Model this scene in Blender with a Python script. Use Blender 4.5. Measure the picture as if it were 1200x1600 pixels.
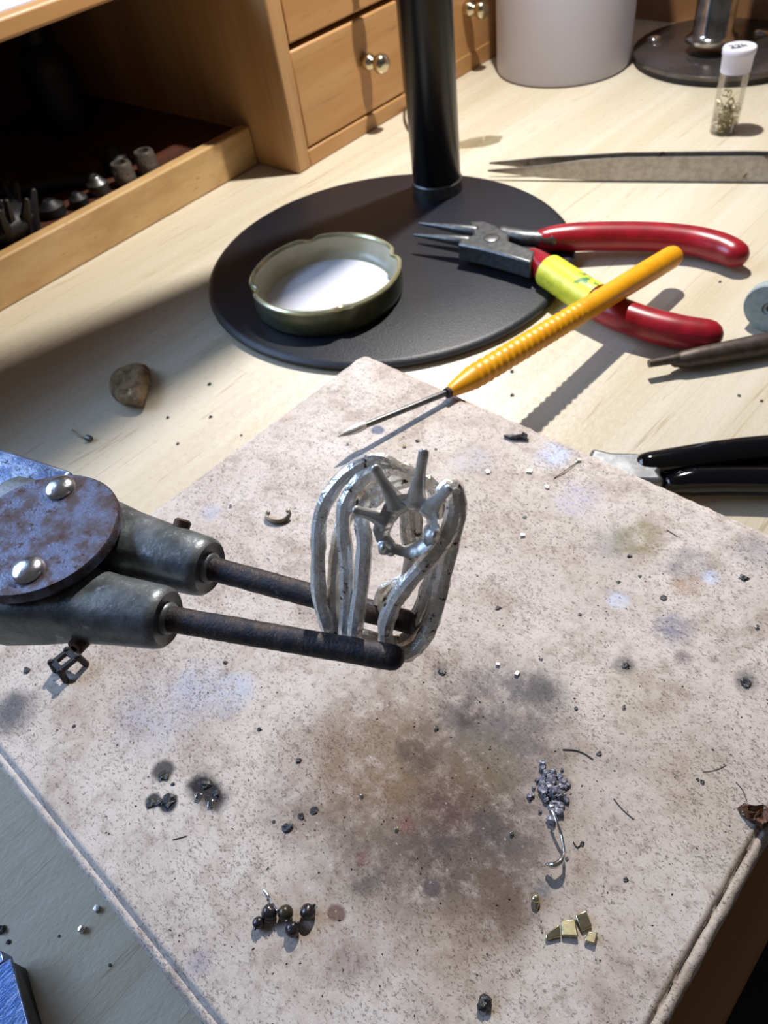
import bpy, math, random
import numpy as np
from mathutils import Vector, noise as mnoise
for o in list(bpy.data.objects): bpy.data.objects.remove(o)
SC = bpy.context.scene; COL = SC.collection
MM = 0.001                      # everything below is written in millimetres
BT = 25.0                       # top of the soldering board above the bench
CAM = np.array([0., 0., 162.]); FPX = 1190.
ROT = np.array([[.73851098, -.43000748, .51932177], [.66397319, .59773458, -.44928051], [-.1172226, .67661432, .72694699]])
# ------------------------------------------------------------------ camera, world, lights, exposure
from mathutils import Matrix
cd = bpy.data.cameras.new('camera'); co = bpy.data.objects.new('camera', cd); COL.objects.link(co)
co.matrix_world = Matrix.Translation(CAM*MM) @ Matrix(ROT.tolist()).to_4x4()
cd.sensor_fit = 'VERTICAL'; cd.sensor_height = 36; cd.sensor_width = 27; cd.lens = FPX/1600*36
cd.clip_start = .005; cd.clip_end = 20
cd.dof.use_dof = True; cd.dof.focus_distance = .125; cd.dof.aperture_fstop = cd.lens/0.55
SC.camera = co
W = bpy.data.worlds.new('room_light'); SC.world = W; W.use_nodes = True
W.node_tree.nodes['Background'].inputs[0].default_value = (.37, .35, .36, 1)
W.node_tree.nodes['Background'].inputs[1].default_value = .2
def area(name, loc, target, size, power, color, shape='DISK', size_y=None):
    l = bpy.data.lights.new(name, 'AREA'); l.shape = shape; l.size = size*MM; l.energy = power; l.color = color
    if size_y: l.size_y = size_y*MM
    o = bpy.data.objects.new(name, l); COL.objects.link(o); o.location = Vector(loc)*MM
    o.rotation_euler = (Vector(target)-Vector(loc)).to_track_quat('-Z', 'Y').to_euler(); return o
area('lamp_light', (-219, 327, 352), (-95, 110, 0), 11, 2.8, (1, .96, .91))
area('window_light', (-885, -320, 620), (-100, 20, 40), 900, 15.5, (.45, .65, 1), 'RECTANGLE', 460)
SC.view_settings.view_transform = 'Standard'; SC.view_settings.look = 'None'
SC.view_settings.gamma = 1; SC.view_settings.use_curve_mapping = False; SC.view_settings.exposure = 0
# ------------------------------------------------------------------ helpers
R3 = random.Random(7)
def ray(u, v): return ROT @ np.array([u-600, 800-v, -FPX])
def at(u, v, z):                                   # photo pixel -> point at height z
    r = ray(u, v); return CAM + r*(z-CAM[2])/r[2]
def nearer(p, d):                                  # push a point d mm towards the camera
    p = np.array(p); q = CAM-p; return p + q/np.linalg.norm(q)*d
def pxmm(p): return FPX/-(ROT.T @ (np.array(p)-CAM))[2]
def proj(p):
    c = ROT.T @ (np.array(p)-CAM); return np.array([600-FPX*c[0]/c[2], 800+FPX*c[1]/c[2]])
def rise(p, v):                                    # height above p at which the photo row is v
    hs = np.linspace(0, 80, 400); return hs[np.argmin([abs(proj(np.array(p)+[0, 0, h])[1]-v) for h in hs])]
def unit(a): a = np.array(a, float); return a/np.linalg.norm(a)
def frame(d, up=(0, 0, 1)):
    d = unit(d); u = np.array(up, float)
    if abs(d @ unit(u)) > .95: u = np.array([1., 0, 0])
    s = unit(np.cross(d, u)); return d, s, np.cross(s, d)
def smooth(pts, n=6, closed=False):                # Catmull-Rom
    P = [np.array(p, float) for p in pts]; N = len(P); out = []
    for i in range(N if closed else N-1):
        g = lambda k: P[k % N] if closed else P[min(max(k, 0), N-1)]
        a, b, c, d = g(i-1), g(i), g(i+1), g(i+2)
        for k in range(n):
            t = k/n; out.append(.5*((2*b)+(c-a)*t+(2*a-5*b+4*c-d)*t*t+(3*b-a-3*c+d)*t**3))
    if not closed: out.append(P[-1])
    return out
class MB:
    def __init__(s): s.v = []; s.f = []
    def add(s, vs, fs):
        k = len(s.v); s.v += [tuple(map(float, q)) for q in vs]; s.f += [[i+k for i in f] for f in fs]; return s
    def loft(s, rings, cap=True, closed=False):
        n = len(rings[0]); vs = [p for r in rings for p in r]; m = len(rings); fs = []
        for i in range(m if closed else m-1):
            for j in range(n):
                a, b = i*n, ((i+1) % m)*n; fs.append([a+j, a+(j+1) % n, b+(j+1) % n, b+j])
        if cap and not closed: fs += [list(range(n))[::-1], [(m-1)*n+j for j in range(n)]]
        return s.add(vs, fs)
    def tube(s, pts, r, n=12, up=(0, 0, 1), ell=(1, 1), round_ends=True, jit=0, rng=R3, cap=True):
        P = [np.array(p, float) for p in pts]; m = len(P); rr = [r]*m if np.isscalar(r) else list(r); rings = []
        u = np.array(up, float)
        for i in range(m):
            d = unit(P[min(i+1, m-1)]-P[max(i-1, 0)])
            x = np.cross(d, u)
            if np.linalg.norm(x) < .15: x = np.cross(d, [1., .3, 0])
            x = unit(x); y = np.cross(x, d)
            if i and np.dot(x, px) < 0: x, y = -x, -y
            px = x
            rings.append([P[i]+rr[i]*((1+jit*rng.uniform(-1, 1))*ell[0]*math.cos(a)*x+(1+jit*rng.uniform(-1, 1))*ell[1]*math.sin(a)*y) for a in [2*math.pi*k/n for k in range(n)]])
        if round_ends and m > 1:
            for e, q, sg in ((0, P[0]-P[1], 1), (m-1, P[-1]-P[-2], -1)):
                q = unit(q); ex = []
                for t in (.45, .8, .97):
                    c = P[e]+q*rr[e]*t; ex.append([c+(np.array(pt)-P[e])*math.sqrt(1-t*t) for pt in (rings[e] if e == 0 else rings[-1 if e else 0])])
                if e == 0: first = ex[::-1]
                else: last = ex
            rings = first+rings+last
        return s.loft(rings, cap)
    def lathe(s, prof, c=(0, 0, 0), axis=(0, 0, 1), n=32, mod=None, closed=False):
        d, x, y = frame(axis); c = np.array(c, float); rings = []
        for r, h in prof:
            rings.append([c+d*h+(x*math.cos(a)+y*math.sin(a))*max(r, .001) if mod is None else c+d*mod(a, r, h)[1]+(x*math.cos(a)+y*math.sin(a))*max(mod(a, r, h)[0], .001) for a in [2*math.pi*k/n for k in range(n)]])
        return s.loft(rings, True, closed)
    def prism(s, poly, z0, z1):
        n = len(poly); return s.loft([[(p[0], p[1], z0) for p in poly], [(p[0], p[1], z1) for p in poly]])
    def box(s, o, A, B, Cc, a, b, c):              # box on axes A, B, C with ranges a, b, c
        o = np.array(o, float); A, B, Cc = map(np.array, (A, B, Cc))
        vs = [o+A*i+B*j+Cc*k for k in c for j in b for i in a]
        return s.add(vs, [[0, 2, 3, 1], [4, 5, 7, 6], [0, 1, 5, 4], [2, 6, 7, 3], [0, 4, 6, 2], [1, 3, 7, 5]])
    def lump(s, c, r, sq=(1, 1, 1), j=.2, seed=0, n=9, flat=True):
        g = random.Random(seed); c = np.array(c, float); rings = []; off = Vector((g.uniform(0, 99), g.uniform(0, 99), g.uniform(0, 99)))
        for i in range(1, n-1):
            t = math.pi*i/(n-1); ring = []
            for k in range(n+3):
                a = 2*math.pi*k/(n+3); q = np.array([math.sin(t)*math.cos(a), math.sin(t)*math.sin(a), math.cos(t)])
                w = 1+j*2*mnoise.noise(Vector(q*1.3)+off); p = q*w*r*np.array(sq); ring.append(c+p)
            rings.append(ring)
        return s.loft(rings[::-1])
WORLD = {}
def link(o, parent, origin):
    COL.objects.link(o)
    if parent is not None: o.parent = parent; o.location = (Vector(origin)-Vector(WORLD[parent.name]))*MM
    else: o.location = Vector(origin)*MM
    WORLD[o.name] = tuple(origin)
def meta(o, label=None, cat=None, group=None, kind=None):
    for k, v in (('label', label), ('category', cat), ('group', group), ('kind', kind)):
        if v: o[k] = v
    return o
def thing(name, loc, label, cat, group=None):
    o = bpy.data.objects.new(name, None); o.empty_display_size = .005; link(o, None, loc); return meta(o, label, cat, group)
def obj(name, mb, mat, parent=None, origin=None, label=None, cat=None, group=None, kind=None, sm=True, bev=0, sub=0, angle=40, solid=0, seg=2):
    V = np.array(mb.v)
    if origin is None: origin = WORLD[parent.name] if parent is not None else ((V[:, 0].min()+V[:, 0].max())/2, (V[:, 1].min()+V[:, 1].max())/2, V[:, 2].min())
    me = bpy.data.meshes.new(name); me.from_pydata([tuple((np.array(p)-np.array(origin))*MM) for p in mb.v], [], mb.f); me.update()
    import bmesh
    b = bmesh.new(); b.from_mesh(me); bmesh.ops.recalc_face_normals(b, faces=b.faces); b.to_mesh(me); b.free()
    o = bpy.data.objects.new(name, me); link(o, parent, origin)
    for m in (mat if isinstance(mat, (list, tuple)) else [mat]): me.materials.append(m)
    if sm:
        for p in me.polygons: p.use_smooth = True
        if angle < 180:
            try: me.set_sharp_from_angle(angle=math.radians(angle))
            except Exception: pass
    if solid:
        m = o.modifiers.new('solid', 'SOLIDIFY'); m.thickness = solid*MM; m.offset = 0
    if bev:
        m = o.modifiers.new('bevel', 'BEVEL'); m.width = bev*MM; m.segments = seg; m.limit_method = 'ANGLE'; m.angle_limit = math.radians(35)
    if sub:
        m = o.modifiers.new('sub', 'SUBSURF'); m.levels = sub; m.render_levels = sub
    return meta(o, label, cat, group, kind)
# ------------------------------------------------------------------ materials
def lin(c):
    return tuple((x/255/12.92 if x/255 <= .04045 else ((x/255+.055)/1.055)**2.4) for x in c)+(1,)
class NT:
    def __init__(s, name):
        s.m = bpy.data.materials.new(name); s.m.use_nodes = True; s.t = s.m.node_tree; s.b = s.t.nodes['Principled BSDF']
        s.tc = s.n('ShaderNodeTexCoord')
    def n(s, kind, **kw):
        q = s.t.nodes.new(kind)
        for k, v in kw.items():
            if isinstance(k, str) and hasattr(q, k) and k not in ('inputs',): setattr(q, k, v)
        return q
    def l(s, a, b): s.t.links.new(a, b)
    def coord(s, stretch=(1, 1, 1), rot=(0, 0, 0), off=(0, 0, 0)):
        mp = s.n('ShaderNodeMapping'); mp.inputs['Scale'].default_value = tuple(1000*x for x in stretch); mp.inputs['Rotation'].default_value = rot; mp.inputs['Location'].default_value = off
        s.l(s.tc.outputs['Object'], mp.inputs[0]); return mp.outputs[0]
    def noise(s, vec, scale, detail=4, rough=.6, dist=0):
        q = s.n('ShaderNodeTexNoise'); q.inputs['Scale'].default_value = scale; q.inputs['Detail'].default_value = detail; q.inputs['Roughness'].default_value = rough; q.inputs['Distortion'].default_value = dist
        s.l(vec, q.inputs['Vector']); return q.outputs[0]
    def ramp(s, fac, lo, hi, a=0., b=1.):
        q = s.n('ShaderNodeMapRange'); q.interpolation_type = 'SMOOTHSTEP'
        for k, x in zip(('From Min', 'From Max', 'To Min', 'To Max'), (lo, hi, a, b)): q.inputs[k].default_value = x
        s.l(fac, q.inputs['Value']); return q.outputs[0]
    def mix(s, fac, a, b, mode='MIX'):
        q = s.n('ShaderNodeMix'); q.data_type = 'RGBA'; q.blend_type = mode
        for sock, x in ((q.inputs[0], fac), (q.inputs[6], a), (q.inputs[7], b)):
            if hasattr(x, 'is_output') or isinstance(x, bpy.types.NodeSocket): s.l(x, sock)
            else: sock.default_value = x
        return q.outputs[2]
    def math(s, op, a, b=0.):
        q = s.n('ShaderNodeMath'); q.operation = op
        for i, x in enumerate((a, b)):
            if isinstance(x, bpy.types.NodeSocket): s.l(x, q.inputs[i])
            else: q.inputs[i].default_value = x
        return q.outputs[0]
    def bump(s, h, strength, dist):
        q = s.n('ShaderNodeBump'); q.inputs['Strength'].default_value = strength; q.inputs['Distance'].default_value = dist*MM
        s.l(h, q.inputs['Height']); s.l(q.outputs[0], s.b.inputs['Normal']); return q
    def set(s, color=None, rough=None, metal=None, **kw):
        for k, x in (('Base Color', color), ('Roughness', rough), ('Metallic', metal), *kw.items()):
            if x is None: continue
            if isinstance(x, bpy.types.NodeSocket): s.l(x, s.b.inputs[k])
            else: s.b.inputs[k].default_value = x
        return s
def mat(name, c1, c2=None, scale=.5, rough=.5, metal=0, lo=.4, hi=.6, bump=0, bscale=None, bdist=.3, stretch=(1, 1, 1), detail=5, c3=None, s3=2, lo3=.6, hi3=.66, r2=None, **kw):
    s = NT(name); vec = s.coord(stretch); col = lin(c1)
    if c2:
        f = s.ramp(s.noise(vec, scale, detail), lo, hi); col = s.mix(f, lin(c1), lin(c2))
        if r2 is not None: rough = s.ramp(f, 0, 1, rough, r2)
    if c3: col = s.mix(s.ramp(s.noise(vec, s3, 3), lo3, hi3), col, lin(c3))
    if bump: s.bump(s.noise(vec, bscale or scale*3, 4), bump, bdist)
    s.set(col, rough, metal, **kw); return s.m
def wood(name, c1, c2, c3, ax, scale=.06, rough=.45, fine=.6, bump=.12, dark=.35):
    s = NT(name); st = [1, 1, 1]; st[ax] = .06; vec = s.coord(tuple(st))
    a = s.ramp(s.noise(vec, scale, 6, .6, .6), .3, .7); b = s.noise(vec, scale*9, 4, .7)
    col = s.mix(a, lin(c1), lin(c2)); col = s.mix(s.ramp(b, .56, .72, 0, dark), col, lin(c3))
    st[ax] = .025; g = s.noise(s.coord(tuple(st)), fine, 3); s.bump(g, bump, .1)
    s.set(col, s.ramp(b, .3, .7, rough-.06, rough+.1)); return s.m
m_pine_v = wood('pine_along_front', (186, 142, 92), (168, 120, 70), (116, 74, 40), 1, .05)
m_pine_z = wood('pine_upright', (184, 144, 98), (168, 124, 78), (122, 84, 50), 2, .06)
m_lip = mat('birch_ply_lip', (198, 164, 114), (178, 140, 90), .12, .55, lo=.3, hi=.7, c3=(150, 104, 58), s3=.5, lo3=.62, hi3=.8, stretch=(1, .3, 1), bump=.1, bscale=1.5)
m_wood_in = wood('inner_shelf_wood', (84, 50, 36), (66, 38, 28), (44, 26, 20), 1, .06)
m_backboard = wood('brown_backboard', (150, 112, 76), (136, 98, 64), (100, 70, 44), 0, .04)
m_black = mat('black_powder_coat', (9, 11, 18), (18, 21, 32), 1.2, .42, lo=.3, hi=.7, bump=.5, bscale=1.6, bdist=.25)
m_blackpole = mat('black_pole_paint', (6, 6, 8), None, rough=.3)
m_chrome = mat('worn_chrome', (196, 194, 190), (150, 146, 140), .15, .14, 1, lo=.4, hi=.7)
m_chrome_toned = mat('chrome_painted_reflection', (104, 98, 96), (84, 78, 76), .08, .2, .7, lo=.3, hi=.7)  # muted brown-grey stands in for the backboard mirrored in the chrome
m_steel = mat('brushed_steel', (176, 172, 166), (150, 146, 138), .35, .34, .8, lo=.3, hi=.7, c3=(96, 82, 66), s3=.16, lo3=.6, hi3=.7, bump=.05, bscale=2)
m_toolsteel = mat('grey_tool_steel', (112, 112, 110), (86, 88, 90), .5, .42, .9, lo=.3, hi=.7, bump=.1, bscale=2)
m_darksteel = mat('sooty_rod_steel', (44, 42, 48), (66, 56, 52), .55, .55, .55, lo=.38, hi=.62, c3=(104, 100, 104), s3=1.6, lo3=.62, hi3=.74, bump=.5, bscale=2.2, bdist=.25)
m_rustrod = mat('rust_brown_steel', (84, 74, 68), (66, 56, 50), .4, .5, .6, lo=.3, hi=.7, bump=.15, bscale=2)
m_cast = mat('oxidised_grey_casting', (118, 122, 124), (76, 80, 82), .2, .4, .5, lo=.34, hi=.66, c3=(140, 146, 158), s3=.55, lo3=.6, hi3=.76, bump=.3, bscale=1.1, bdist=.25)
m_plate = mat('rust_speckled_plate', (98, 102, 122), (78, 66, 66), .3, .42, .8, lo=.36, hi=.64, c3=(70, 50, 42), s3=.7, lo3=.55, hi3=.7, bump=.7, bscale=1.9, bdist=.25, r2=.62)
m_arm = mat('arm_plate_painted_blue_sheen', (92, 106, 138), (140, 152, 178), .25, .35, .8, lo=.45, hi=.6, c3=(60, 62, 78), s3=.5, lo3=.58, hi3=.68, bump=.35, bscale=.9)  # blue in the steel colour stands in for reflected daylight
m_rivet = mat('polished_rivet', (214, 214, 216), (150, 146, 142), .7, .24, 1, lo=.5, hi=.75, bump=.2, bscale=1.2)
m_rust = mat('rusty_screw', (82, 58, 44), (50, 38, 32), .8, .6, .6, lo=.4, hi=.6, bump=.3)
m_silver = mat('pickled_silver', (240, 237, 232), (210, 200, 188), .35, .25, .58, lo=.4, hi=.64, c3=(66, 54, 46), s3=.75, lo3=.61, hi3=.7, bump=.75, bscale=.5, bdist=.5, r2=.4)
m_silver_matte = mat('matte_cast_silver', (206, 204, 200), (180, 176, 170), .4, .38, .65, lo=.4, hi=.66, c3=(84, 74, 64), s3=.6, lo3=.66, hi3=.72, bump=.3, bscale=1.4, bdist=.2)
m_silver_bright = mat('bright_silver_wire', (228, 228, 226), None, rough=.16, metal=1)
m_gold = mat('bright_gold_alloy', (208, 198, 164), (182, 172, 134), .9, .24, .93, lo=.3, hi=.7)
m_red = mat('red_dipped_vinyl', (150, 20, 34), (124, 14, 26), .12, .3, lo=.35, hi=.65, c3=(34, 18, 22), s3=.14, lo3=.66, hi3=.7)
m_yellowtape = mat('yellow_tape', (216, 214, 62), (196, 196, 48), .3, .38, lo=.3, hi=.7, c3=(58, 120, 66), s3=.16, lo3=.58, hi3=.68)
m_yellow = mat('yellow_lacquered_wood', (224, 158, 8), (214, 144, 4), .2, .42, lo=.3, hi=.7, c3=(236, 214, 160), s3=.9, lo3=.74, hi3=.78)
m_blackgloss = mat('black_glossy_vinyl', (6, 6, 8), None, rough=.1)
m_greyhead = mat('ground_steel_head', (120, 122, 126), (92, 92, 94), .3, .4, .6, lo=.35, hi=.65)
m_wheel = mat('grey_green_rubber', (142, 152, 146), (124, 134, 130), .4, .75, lo=.3, hi=.7, bump=.1)
m_lid_in = mat('white_lid_lining', (204, 204, 212), None, rough=.32)
m_lid_side = mat('yellowed_lid_lining', (206, 200, 178), (190, 180, 150), .1, .3, lo=.3, hi=.7)
m_lid_out = mat('olive_lid_lacquer', (84, 88, 66), (62, 68, 52), .12, .32, .5, lo=.3, hi=.7)
m_lid_rim = mat('pale_gold_rim', (206, 204, 170), (176, 176, 136), .2, .26, .7, lo=.3, hi=.7)
m_stone = mat('crusty_brown_mineral', (142, 118, 84), (92, 72, 48), .25, .85, lo=.35, hi=.65, c3=(176, 158, 122), s3=.4, lo3=.6, hi3=.7, bump=.7, bscale=.6, bdist=.8)
m_char = mat('black_slag', (30, 29, 30), (58, 56, 58), 1.2, .42, lo=.4, hi=.65, bump=.4, bscale=2)
m_ball = mat('oxidised_bead', (66, 64, 68), (98, 92, 90), .8, .3, .8, lo=.4, hi=.7, bump=.2, bscale=1.5)
m_ball_olive = mat('olive_bead', (58, 56, 44), (84, 80, 62), .9, .34, .6, lo=.4, hi=.7, bump=.2, bscale=1.5)
m_flux = mat('blue_grey_flux', (132, 130, 142), (84, 82, 94), .9, .35, lo=.4, hi=.65)
m_brownglaze = mat('brown_glaze_chip', (96, 60, 40), (58, 34, 24), .9, .35, lo=.38, hi=.6, c3=(176, 150, 120), s3=1, lo3=.6, hi3=.68, bump=.6, bscale=1.5, bdist=.4)
m_bronze = mat('tarnished_wire', (140, 128, 108), (98, 88, 74), .8, .38, .8, lo=.4, hi=.6)
m_hair = mat('dark_fibre', (44, 38, 36), None, rough=.7)
m_block = mat('blue_scuffed_steel', (62, 84, 128), (104, 120, 152), 1.3, .3, .85, lo=.42, hi=.66, stretch=(1, .25, 1), bump=.25, bscale=2.5)  # blue tone for the top and step of the block only
m_blockside = mat('dark_steel_side', (40, 38, 40), (54, 50, 50), .3, .5, .6, lo=.3, hi=.7)
m_paper = mat('pale_paper', (206, 202, 216), None, rough=.8)
m_cyl = mat('satin_punch_steel', (128, 122, 114), (98, 90, 84), .5, .4, .7, lo=.3, hi=.7)
m_ink = mat('dark_marker_ink', (36, 40, 58), None, rough=.7)
m_dark = mat('matt_black_plastic', (10, 10, 13), (16, 16, 20), .3, .55, lo=.3, hi=.7)
m_brass = mat('pale_brass_knob', (206, 198, 172), (190, 178, 146), .3, .2, 1, lo=.3, hi=.7)
m_wall = mat('painted_wall', (150, 138, 124), (140, 128, 114), .004, .9)
m_floor = mat('dark_floor', (30, 26, 24), (40, 34, 30), .004, .8)
m_frame = mat('white_window_frame', (220, 218, 214), None, rough=.5)
def clear(name, tint, gloss=.12, rough=.08, density=.45):
    s = NT(name); t = s.t; tr = s.n('ShaderNodeBsdfTransparent'); tr.inputs[0].default_value = tint
    gl = s.n('ShaderNodeBsdfGlossy'); gl.inputs['Roughness'].default_value = rough
    fr = s.n('ShaderNodeFresnel'); fr.inputs[0].default_value = 1.45
    mx = s.n('ShaderNodeMixShader'); s.l(s.math('MULTIPLY', fr.outputs[0], density), mx.inputs[0]); s.l(tr.outputs[0], mx.inputs[1]); s.l(gl.outputs[0], mx.inputs[2])
    s.l(mx.outputs[0], t.nodes['Material Output'].inputs[0]); return s.m
m_clear = clear('clear_plastic', (.97, .965, .94, 1))
m_glass = clear('window_glass', (.97, .98, 1, 1))
m_film = clear('clear_film', (.93, .92, .88, 1), density=.5)
def frosted(name, c, tr_amt):
    s = NT(name); s.set(lin(c), .42); tl = s.n('ShaderNodeBsdfTranslucent'); tl.inputs[0].default_value = lin(c)
    mx = s.n('ShaderNodeMixShader'); mx.inputs[0].default_value = tr_amt
    s.l(s.b.outputs[0], mx.inputs[1]); s.l(tl.outputs[0], mx.inputs[2]); s.l(mx.outputs[0], s.t.nodes['Material Output'].inputs[0]); return s.m
m_tub = frosted('frosted_white_plastic', (214, 212, 222), .3)
m_cap = frosted('frosted_cap_plastic', (226, 224, 232), .3)

def table_mat():
    s = NT('pale_maple_veneer')
    v = s.coord((1, .05, 1)); a = s.ramp(s.noise(v, .05, 6, .6, .8), .3, .72)
    col = s.mix(a, lin((209, 200, 181)), lin((195, 182, 157)))
    v2 = s.coord((1, .02, 1), off=(3.1, 0, 0)); g = s.noise(v2, .085, 3, .5, .4)          # thin dark growth lines
    ln = s.math('ABSOLUTE', s.math('SUBTRACT', s.math('FRACT', s.math('MULTIPLY', g, 7.)), .5))
    col = s.mix(s.ramp(ln, .03, 0, 0, .45), col, lin((150, 122, 84)))
    v3 = s.coord(); col = s.mix(s.ramp(s.noise(v3, .35, 3, .6), .72, .8, 0, .4), col, lin((120, 98, 76)))   # spots and scuffs
    # grey worn patch of old stain near the steel block
    s.bump(s.noise(s.coord((1, .6, 1)), 1.0, 2), .22, .4)
    s.set(col, s.ramp(s.noise(v3, .4, 3), .3, .7, .26, .4), None, **{'Specular IOR Level': .75}); return s.m
m_table = table_mat()
m_edge = wood('brown_front_strip', (168, 122, 70), (150, 104, 56), (112, 74, 40), 1, .06)
BC = np.array([-72.0, 59.3, 0.])                   # centre of the soldering board
def stain(u, v, r, c, k, soft=.75):
    p = at(u, v, BT); return (p[0]-BC[0], p[1]-BC[1], r/pxmm(p), c, k, soft)
STAINS = [stain(*a) for a in [
    (680, 1260, 270, (112, 92, 74), .7), (690, 1250, 200, (98, 78, 62), .6), (600, 1180, 130, (134, 102, 66), .6), (740, 1320, 140, (74, 66, 66), .7), (560, 1330, 90, (104, 92, 84), .5), (840, 1180, 80, (110, 98, 92), .5), (720, 1220, 70, (108, 62, 56), .45),
    (600, 1120, 150, (128, 112, 98), .35), (780, 1110, 130, (92, 88, 92), .66), (850, 1085, 55, (78, 76, 82), .55), (470, 1270, 70, (116, 98, 84), .45),
    (328, 1232, 34, (26, 22, 26), 1, .55), (255, 1205, 20, (40, 38, 42), .9, .5), (262, 1255, 17, (34, 42, 54), 1, .4), (238, 1252, 13, (36, 36, 38), .95, .4),
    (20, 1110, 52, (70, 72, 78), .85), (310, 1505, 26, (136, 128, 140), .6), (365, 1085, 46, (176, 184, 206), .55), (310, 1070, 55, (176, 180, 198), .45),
    (1000, 845, 40, (132, 122, 82), .8, .5), (960, 850, 52, (128, 126, 124), .5), (1050, 985, 36, (108, 108, 128), .75), (1068, 1028, 18, (120, 104, 104), .7),
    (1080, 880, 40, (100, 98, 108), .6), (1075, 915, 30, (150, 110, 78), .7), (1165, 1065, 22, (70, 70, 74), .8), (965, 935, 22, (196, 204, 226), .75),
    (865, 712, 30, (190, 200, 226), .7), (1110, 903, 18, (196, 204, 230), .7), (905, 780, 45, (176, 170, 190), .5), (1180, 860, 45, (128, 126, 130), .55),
    (690, 1047, 18, (60, 60, 66), .7), (850, 1075, 30, (84, 80, 82), .6), (735, 1120, 26, (72, 58, 58), .8), (700, 1250, 46, (84, 54, 52), .7), (660, 1180, 50, (78, 64, 54), .75), (590, 1380, 40, (78, 70, 68), .7), (780, 1325, 40, (72, 68, 70), .8), (545, 1500, 46, (120, 104, 98), .55), (450, 1275, 50, (104, 84, 74), .6), (785, 1420, 60, (96, 74, 64), .55), (672, 1387, 15, (74, 66, 72), .85, .4), (527, 1428, 15, (96, 62, 52), .85, .4), (636, 1290, 20, (122, 62, 60), .5),
    (565, 1342, 14, (110, 60, 62), .6, .5), (978, 1040, 22, (62, 60, 62), .7), (845, 1385, 16, (92, 96, 104), .75, .45), (868, 1245, 40, (112, 108, 120), .5),
    (830, 1320, 40, (100, 92, 88), .4), (770, 1400, 100, (104, 84, 70), .6), (620, 1400, 60, (128, 112, 98), .4), (960, 1190, 50, (150, 140, 132), .4),
    (590, 672, 12, (92, 100, 122), .9, .4), (1000, 1090, 60, (160, 146, 116), .4), (480, 1500, 110, (150, 130, 112), .3), (720, 1500, 100, (150, 128, 108), .35),
    (330, 800, 20, (150, 156, 182), .6), (740, 720, 40, (170, 170, 186), .35), (250, 1110, 90, (168, 168, 182), .45), (445, 650, 14, (188, 146, 132), .5),
    (1000, 640, 26, (200, 180, 168), .5), (760, 1200, 70, (120, 112, 70), .35), (1080, 1240, 80, (176, 160, 136), .3), (1130, 1330, 70, (170, 158, 140), .3)]]
def board_mat():
    s = NT('scorched_ceramic_board'); v = s.coord(); big = s.noise(v, .035, 4, .6)
    col = s.mix(s.ramp(big, .35, .65), lin((203, 191, 181)), lin((188, 175, 164)))
    col = s.mix(s.ramp(s.noise(v, .11, 5, .65, .5), .44, .7, 0, .7), col, lin((158, 140, 126)))
    col = s.mix(s.ramp(s.noise(s.coord(off=(31, 2, 0)), .45, 5, .75), .48, .72, 0, .62), col, lin((132, 116, 106)))
    nx = s.n('ShaderNodeTexNoise'); nx.inputs['Scale'].default_value = .13; nx.inputs['Detail'].default_value = 5; s.l(v, nx.inputs['Vector'])
    sub = s.n('ShaderNodeVectorMath'); sub.operation = 'SUBTRACT'; s.l(nx.outputs['Color'], sub.inputs[0]); sub.inputs[1].default_value = (.5, .5, .5)
    sc = s.n('ShaderNodeVectorMath'); sc.operation = 'SCALE'; s.l(sub.outputs[0], sc.inputs[0]); sc.inputs['Scale'].default_value = 9.
    ad = s.n('ShaderNodeVectorMath'); ad.operation = 'ADD'; s.l(v, ad.inputs[0]); s.l(sc.outputs[0], ad.inputs[1]); wv = ad.outputs[0]
    nz = s.n('ShaderNodeVectorMath'); nz.operation = 'SCALE'; s.l(sub.outputs[0], nz.inputs[0]); nz.inputs['Scale'].default_value = 2.2
    a2 = s.n('ShaderNodeVectorMath'); a2.operation = 'ADD'; s.l(v, a2.inputs[0]); s.l(nz.outputs[0], a2.inputs[1]); wv2 = a2.outputs[0]
    patch = s.ramp(s.noise(v, .26, 6, .75), .3, .64, .25, 1.15)
    for x, y, r, c, k, soft in STAINS:
        d = s.n('ShaderNodeVectorMath'); d.operation = 'DISTANCE'; s.l(wv if r > 4 else wv2, d.inputs[0]); d.inputs[1].default_value = (x, y, BT)
        f = s.ramp(d.outputs['Value'], r*1.15, r*(1-soft)*1.15, 0, k)
        if k < .85: f = s.math('MULTIPLY', f, patch)
        col = s.mix(f, col, lin(c))
    pits = s.noise(s.coord((1, 1.6, 1), (0, 0, .6)), 1.5, 3, .7, .6)                 # short dark pits and fibres
    dens = s.ramp(s.noise(v, .05, 3), .35, .65, -.025, .02)
    thr = s.math('ADD', pits, dens)
    pf = s.ramp(thr, .535, .68, 0, .7)
    col = s.mix(pf, col, lin((84, 70, 62)))
    sp = s.noise(s.coord((1.6, 1, 1), (0, 0, -.5), (7, 3, 0)), .6, 2, .5, 1.2)
    col = s.mix(s.ramp(sp, .71, .76, 0, .5), col, lin((62, 52, 48)))
    lt = s.noise(s.coord(off=(19, 4, 2)), 1.1, 2, .5); col = s.mix(s.ramp(lt, .68, .78, 0, .3), col, lin((232, 226, 222)))
    h = s.math('SUBTRACT', s.math('MULTIPLY', s.noise(v, .7, 5, .7), .6), s.math('MULTIPLY', pf, .5))
    s.bump(h, .5, .35); s.set(col, .82); return s.m
m_board = board_mat()
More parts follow.
